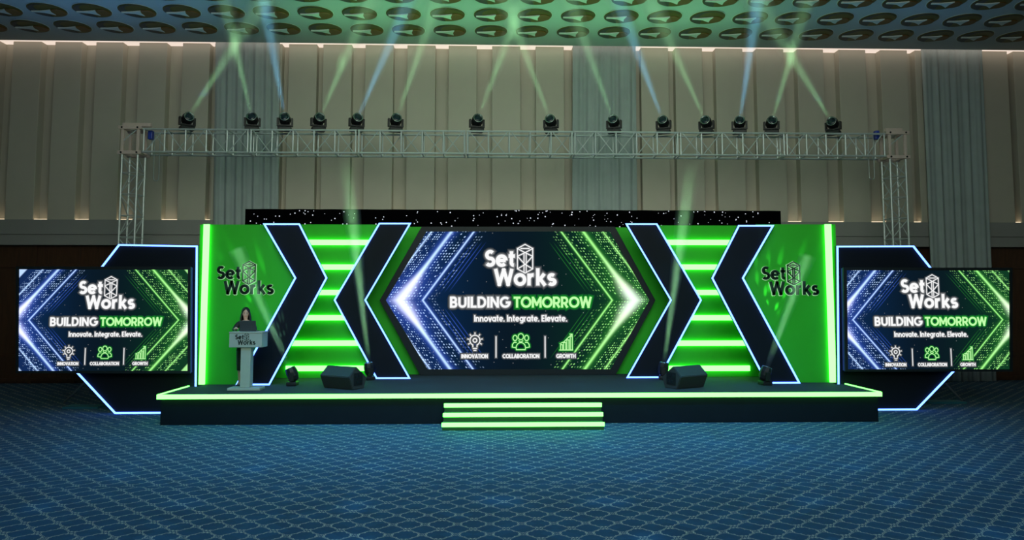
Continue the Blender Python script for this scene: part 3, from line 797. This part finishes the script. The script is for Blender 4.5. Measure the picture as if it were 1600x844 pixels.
def moving_head(label, base, target, color, power, size=1.0, group='', half=1.6, length=None, gobo=None, marks=False, yaw=None):
    base = Vector(base); piv = base+Vector((0, 0, .265*size)); d = (Vector(target)-piv).normalized()
    o = thing('moving_head_light', label, 'stage light', base, group)
    ya = math.atan2(d.y, d.x)+PI/2
    Rz = Matrix.Translation(base) @ Matrix.Rotation(ya, 4, 'Z') @ Matrix.Scale(size, 4)
    def fin(nm, bm, m, sm=False, p=o):
        return mesh_obj(nm, bm, m, p, sm)
    bm = BM(); bbox(bm, -.16, .16, -.12, .12, 0, .095, .02); bmesh.ops.transform(bm, matrix=Rz, verts=bm.verts); b_ = fin('base', bm, M['black'])
    if marks:
        bm = BM(); box(bm, -.10, .03, -.1215, -.1205, .03, .065); bmesh.ops.transform(bm, matrix=Rz, verts=bm.verts); fin('maker_plate', bm, M['lens_ring'], p=b_)
    bm = BM(); tube(bm, (0, 0, .095), (0, 0, .12), .07, 14); box(bm, -.185, .185, -.05, .05, .115, .15)
    for s in (-1, 1): box(bm, s*.165-.02, s*.165+.02, -.055, .055, .14, .31)
    bmesh.ops.transform(bm, matrix=Rz, verts=bm.verts); fin('yoke', bm, M['black'])
    q = d.to_track_quat('Z', 'Y').to_matrix().to_4x4(); Mh = Matrix.Translation(piv) @ q @ Matrix.Scale(size, 4)
    bm = BM(); lathe(bm, [(.05, -.17), (.105, -.13), (.135, -.05), (.14, .06), (.13, .13), (.118, .17), (.10, .17), (.10, .15)], Mh, 10)
    hd = fin('head', bm, M['black'])
    bm = BM(); lathe(bm, [(.112, .162), (.118, .178), (.098, .178), (.098, .162)], Mh, 24); fin('lens_ring', bm, M['lens_ring'], True, hd)
    bm = BM(); lathe(bm, [(.097, .150), (.097, .158), (.07, .172), (.03, .178)], Mh, 20); fin('lens', bm, M['lens'], True, hd)
    p0 = piv+d*(.20*size); L_ = (Vector(target)-p0).length*.84-.12
    bm = BM(); r0 = .055; tube(bm, p0, p0+d*L_, r0, 20, r0+L_*math.tan(math.radians(half))*1.15)
    hz = mesh_obj('haze_beam', bm, M['haze_low' if marks else 'haze']); tag(hz, 'shaft of lit haze above the '+label.replace('black ', '', 1).split(', beam')[0], 'haze', 'light shafts', 'stuff')
    apex = p0+d*.004
    l = spot('lamp', apex, apex+d, power, color, half*2, .55, .05); 
    falloff(l); l.parent = o; l.matrix_parent_inverse = WM[o.name].inverted()
    return o
GRN, BLU = (.42, 1, .42), (.20, .66, 1)
heads = [(292, 190, 83/130, GRN), (394, 190, -27/115, GRN), (445, 190, -20/115, BLU), (497.5, 190, 50/115, GRN), (557, 190, 50/115, BLU), (618, 190, 40/115, GRN), (745, 190, 42/110, GRN),
         (861, 191, -40/105, GRN), (959.5, 192, -40/110, GRN), (1037, 192, -41/110, BLU), (1104, 192, -48/105, GRN), (1155.5, 192, 15/100, BLU), (1205.5, 192, 28/95, GRN), (1302, 193, -56/90, GRN)]
hn = ['first', 'second', 'third', 'fourth', 'fifth', 'sixth', 'seventh']
for i, (px, py, sl, c) in enumerate(heads):
    b_ = at(px, 203, 19.64); b_.z = zt+R1
    x0 = px+sl*10; tgt = atz(x0+sl*(178+300), -300, ZC-.02)
    end = 'lectern end' if i < 7 else 'end without a lectern'; k = i if i < 7 else 13-i
    moving_head(f'black moving head on the truss, {hn[k]} from the {end}, beam {"blue" if c is BLU else "green"}', b_, tgt, c, 2300 if c is GRN else 3300, 1.12, 'moving heads on the truss', 2.0)
stage_heads = [((457, 602.5), (350, 345, 16.3), 'black moving head on the stage floor between the lectern and a wedge speaker', 2.6),
               ((577, 593.5), (541, 262, 17.2), 'black moving head on the stage floor behind the wedge speaker nearer the lectern', 2.4),
               ((1036.5, 593), (1080, 262, 17.2), 'black moving head on the stage floor behind the wedge speaker farther from the lectern', 2.4),
               ((1195.5, 601.5), (1277, 358, 16.3), 'black moving head on the stage floor at the foot of the last chevron', 2.6)]
for (bp, tp, lab, hf) in stage_heads:
    b_ = atz(*bp, DZ)
    b_.z = DZ+.001
    t_ = at(*tp)
    moving_head(lab, b_, t_ if hf > 2.5 else b_+(t_-b_)*1.35, GRN, 3200 if hf > 2.5 else 5200, .9, 'moving heads on the stage floor', hf, marks=True)
    if hf > 2.5:
        g = spot('gobo_light', (b_.x, b_.y-.25, b_.z+.3), at(tp[0]+(22 if tp[0] < 800 else -48), tp[1]+(12 if tp[0] < 800 else 2), YWG), 520, (.42, 1, .50), 36, .6, .01); gobo(g, 11, .12, .34, 1)

g = spot('gobo_light', (.6, 11.5, 9.7), (.6, 12.9, 0), 1300, (.08, .55, 1), 100, .5, .02); gobo(g, 5.5, .05, .22, 1)

# ------------------------------------------------------------------ wedge monitors
def wedge(label, px, py, ang, mir):
    c = atz(px, py, DZ); Mx = Matrix.Translation((c.x, c.y+.25, DZ+.001)) @ Matrix.Rotation(math.radians(ang), 4, 'Z')
    o = thing('wedge_speaker', label, 'speaker', (c.x, c.y+.25, DZ), 'wedge monitor speakers')
    prof = [(-.12, 0), (-.25, .27), (-.03, .47), (.30, .22), (.22, 0)]
    L_ = .41
    bm = BM(); A = [bm.verts.new(Mx @ Vector((-L_, y, z))) for y, z in prof]; B = [bm.verts.new(Mx @ Vector((L_, y, z))) for y, z in prof]
    n = 5; bm.faces.new(A); bm.faces.new(B[::-1])
    for i in range(n): bm.faces.new((A[i], B[i], B[(i+1) % n], A[(i+1) % n]))
    bmesh.ops.recalc_face_normals(bm, faces=bm.faces); bmesh.ops.bevel(bm, geom=bm.edges[:], offset=.012, segments=2, affect='EDGES')
    mesh_obj('cabinet', bm, M['rubber'], o)
    # grille on the face toward the performers
    bm = BM(); nrm = Vector((0, .25, .33)).normalized()
    gp = [(.0, .455), (.28, .243)]
    v = [Mx @ (Vector((sx*(L_-.03), y, z))+nrm*h) for h in (-.006, .008) for (sx, y, z) in ((-1, *gp[0]), (1, *gp[0]), (1, *gp[1]), (-1, *gp[1]))]
    v = [bm.verts.new(p) for p in v]
    for q in ((0, 1, 2, 3), (7, 6, 5, 4), (0, 4, 5, 1), (1, 5, 6, 2), (2, 6, 7, 3), (3, 7, 4, 0)): bm.faces.new([v[i] for i in q])
    mesh_obj('grille', bm, M['grille'], o)
    e = L_*mir
    bm = BM(); box(bm, min(e, e+mir*.006), max(e, e+mir*.006), -.10, .16, .08, .34, M4=Mx); pn = mesh_obj('end_panel', bm, M['black'], o)
    for (y, z) in ((-.04, .26), (.06, .28), (.0, .15), (.10, .16)):
        bm = BM(); bbox(bm, min(e+mir*.005, e+mir*.014), max(e+mir*.005, e+mir*.014), y-.03, y+.03, z-.03, z+.03, .003)
        bmesh.ops.transform(bm, matrix=Mx, verts=bm.verts); mesh_obj('socket', bm, M['bezel'], pn)
wedge('dark wedge speaker on the stage floor nearer the lectern', 531, 609, -32, 1)
wedge('dark wedge speaker on the stage floor at the side without a lectern', 1077, 608, 32, -1)

# ------------------------------------------------------------------ lectern, laptop, speaker
YLc = 15.50
c = at(382, 600, YLc); lx = c.x
o = thing('lectern', 'pale grey lectern with a dark logo on its front, on the stage', 'lectern', (lx, YLc, DZ))
def zat(py, Y): return at(382, py, Y).z
mp = (at(402, 520, YLc).x-at(362, 520, YLc).x)/40
bm = BM(); bbox(bm, lx-25.5*mp, lx+25.5*mp, YLc-.06, YLc+.30, DZ+.001, DZ+.055, .008); mesh_obj('base', bm, M['lectern'], o)
bm = BM(); bbox(bm, lx-7.8*mp, lx+7.8*mp, YLc+.02, YLc+.22, DZ+.055, zat(542.5, YLc), .01); mesh_obj('column', bm, M['lectern'], o)
ztl, zbl = zat(518.5, YLc), zat(543, YLc)
bm = BM(); bbox(bm, lx-25.3*mp, lx+25.8*mp, YLc-.02, YLc+.38, zbl, ztl-.03, .008); mesh_obj('front_box', bm, M['lectern'], o)
bm = BM(); bbox(bm, lx-25.8*mp, lx+26.3*mp, YLc-.03, YLc+.40, ztl-.03, ztl, .008); mesh_obj('top', bm, M['lectern'], o)
bm = BM(); L, e = logo_strokes(0, 0, .285)
cz = (ztl+zbl)/2
for S, hw in ((L, 2.9*.285), (e, 1.0*.285)):
    for s in S:
        for q in stroke_quads(s, hw): bm.faces.new([bm.verts.new((lx+p.x*mp, YLc-.0215, cz+p.y*mp)) for p in q])
mesh_obj('logo', bm, M['lectern_logo'], o)
lp = thing('laptop', 'open dark laptop standing on the lectern', 'laptop', (lx, YLc+.2, ztl))
bm = BM(); bbox(bm, lx-.17, lx+.17, YLc+.13, YLc+.37, ztl+.001, ztl+.018, .005); mesh_obj('keyboard_base', bm, M['laptop'], lp)
bm = BM(); bbox(bm, -.17, .17, -.006, .006, 0, .215, .005)
bmesh.ops.transform(bm, matrix=Matrix.Translation((lx, YLc+.135, ztl+.016)) @ Matrix.Rotation(math.radians(12), 4, 'X'), verts=bm.verts); mesh_obj('lid', bm, M['laptop'], lp)
bm = BM(); box(bm, -.155, .155, .0065, .0075, .012, .20)
bmesh.ops.transform(bm, matrix=Matrix.Translation((lx, YLc+.135, ztl+.016)) @ Matrix.Rotation(math.radians(12), 4, 'X'), verts=bm.verts); mesh_obj('screen', bm, flat('laptop_screen', (3.0, 3.1, 2.8)), lp)

# woman
def skin_obj(name, nodes, edges, root, m, parent, sub=2):
    names = list(nodes); me = bpy.data.meshes.new(name)
    me.from_pydata([nodes[k][0] for k in names], [(names.index(a), names.index(b_)) for a, b_ in edges], []); me.materials.append(m)
    ob = bpy.data.objects.new(name, me); COL.objects.link(ob)
    s = ob.modifiers.new('skin', 'SKIN'); ob.modifiers.new('sub', 'SUBSURF').levels = sub; ob.modifiers['sub'].render_levels = sub
    sv = me.skin_vertices[0].data if me.skin_vertices else None
    if sv is None:
        me.attributes
    for i, k in enumerate(names):
        r = nodes[k][1]; r = (r, r) if not isinstance(r, tuple) else r
        sv[i].radius = r; sv[i].use_root = (k == root)
    s.use_smooth_shade = True
    adopt(ob, parent); return ob
px_, py_ = at(381, 600, 16.06).x, 16.06
B0 = Vector((px_, py_, DZ))
o = thing('person', 'woman with long dark hair in black clothes standing behind the lectern', 'person', B0)
V = lambda x, y, z: B0+Vector((x, y, z))
HR = Matrix.Translation(B0) @ Matrix.Rotation(math.radians(18), 4, 'Z')      # head turned to the hall
VH = lambda x, y, z: HR @ Vector((x, y, z))
N = {'pelvis': (V(0, 0, .93), .125), 'waist': (V(0, 0, 1.07), .11), 'chest': (V(0, 0, 1.25), (.135, .11)), 'collar': (V(0, .01, 1.37), .075), 'neck': (V(0, .005, 1.43), .040),
     'jaw': (VH(0, -.022, 1.495), (.050, .058)), 'head': (VH(0, 0, 1.565), (.076, .088)), 'brow': (VH(0, .002, 1.615), (.084, .094)), 'crown': (VH(0, .008, 1.665), (.078, .088))}
Ed = [('pelvis', 'waist'), ('waist', 'chest'), ('chest', 'collar'), ('collar', 'neck'), ('neck', 'jaw'), ('jaw', 'head'), ('head', 'brow'), ('brow', 'crown')]
for s, t in ((-1, 'a'), (1, 'b')):
    N.update({'sh'+t: (V(s*.155, .01, 1.345), .052), 'el'+t: (V(s*.225, -.05, 1.21), .04), 'wr'+t: (V(s*.115, -.26, 1.262), .026), 'pa'+t: (V(s*.085, -.32, 1.262), .028),
              'hip'+t: (V(s*.085, 0, .84), .088), 'kn'+t: (V(s*.09, -.01, .47), .055), 'an'+t: (V(s*.09, .01, .10), .036), 'to'+t: (V(s*.10, -.13, .035), .032)})
    Ed += [('collar', 'sh'+t), ('sh'+t, 'el'+t), ('el'+t, 'wr'+t), ('wr'+t, 'pa'+t), ('pelvis', 'hip'+t), ('hip'+t, 'kn'+t), ('kn'+t, 'an'+t), ('an'+t, 'to'+t)]
    for f, (dx, ln) in enumerate(((-.026, .055), (-.009, .065), (.008, .06), (.025, .048))):
        N['f%d%s' % (f, t)] = (V(s*.085+dx, -.355, 1.262), .009); N['g%d%s' % (f, t)] = (V(s*.085+dx*1.1, -.355-ln*.6, 1.254), .008)
        Ed += [('pa'+t, 'f%d%s' % (f, t)), ('f%d%s' % (f, t), 'g%d%s' % (f, t))]
    N['th'+t] = (V(s*.05, -.33, 1.252), .010); N['tg'+t] = (V(s*.035, -.36, 1.25), .009); Ed += [('pa'+t, 'th'+t), ('th'+t, 'tg'+t)]
skin_obj('body', N, Ed, 'pelvis', M['skin'], o)
J = {k: N[k] for k in ('pelvis', 'waist', 'chest', 'collar', 'sha', 'shb', 'ela', 'elb')}
J = {k: (p, tuple(q+.014 for q in r) if isinstance(r, tuple) else r+.014) for k, (p, r) in J.items()}
J['collar'] = (V(0, .012, 1.365), .082)
for t, s in (('a', -1), ('b', 1)): J['wr'+t] = (V(s*.135, -.225, 1.275), .036)
J['hem'] = (V(0, 0, .86), .15)
skin_obj('jacket', J, [('hem', 'pelvis'), ('pelvis', 'waist'), ('waist', 'chest'), ('chest', 'collar'), ('collar', 'sha'), ('collar', 'shb'), ('sha', 'ela'), ('shb', 'elb'), ('ela', 'wra'), ('elb', 'wrb')], 'pelvis', M['suit'], o)
bm = BM(); lathe(bm, [(.155, .36), (.165, .5), (.175, .75), (.165, .88), (.14, .98)], Matrix.Translation(B0) @ Matrix.Diagonal((1, .8, 1, 1)), 24); mesh_obj('skirt', bm, M['suit'], o, True)
for s in (-1, 1):
    bm = BM(); bbox(bm, B0.x+s*.095-.04, B0.x+s*.095+.04, B0.y-.17, B0.y+.05, DZ+.001, DZ+.07, .025); mesh_obj('shoe', bm, M['suit'], o, True)
# hair: cap plus long locks down to the chest, open at the face
bm = BM(); n, mr = 28, 14; R0 = []
for j in range(mr+1):
    t = j/mr; row = []
    op = 1+50*max(0, min(1, (t-.26)/.22))
    for i in range(n+1):
        a = math.radians(-90+op+(360-2*op)*i/n)
        if t < .45:
            th = t/.45*PI/2; r = math.sin(th); zz = 1.60+.098*math.cos(th); rx, ry = .083*r, .099*r
        else:
            q = (t-.45)/.55; zz = 1.60-.30*q; rx, ry = .083+.030*math.sin(q*2.2), .099-.012*q
        row.append(bm.verts.new(VH(rx*math.cos(a), .008+ry*math.sin(a), zz)))
    R0.append(row)
for A_, B_ in zip(R0, R0[1:]):
    for i in range(n): bm.faces.new((A_[i], A_[i+1], B_[i+1], B_[i]))
hr = mesh_obj('hair', bm, M['hair'], o, True); sd = hr.modifiers.new('thick', 'SOLIDIFY'); sd.thickness = .020; sd.offset = 0
def feature(nm, c, r, m):
    bm = BM(); bmesh.ops.create_uvsphere(bm, u_segments=12, v_segments=8, radius=1, matrix=HR @ Matrix.Translation(c) @ Matrix.Diagonal((*r, 1))); mesh_obj(nm, bm, m, o, True)
for s in (-1, 1):
    feature('eye', (s*.028, -.081, 1.572), (.011, .006, .006), M['eye'])
    feature('eyebrow', (s*.030, -.083, 1.592), (.017, .005, .0028), M['hair'])
    feature('ear', (s*.078, .005, 1.562), (.009, .016, .026), M['skin'])
feature('nose', (0, -.088, 1.548), (.010, .013, .018), M['skin'])
feature('mouth', (0, -.074, 1.510), (.026, .007, .0055), M['lip'])
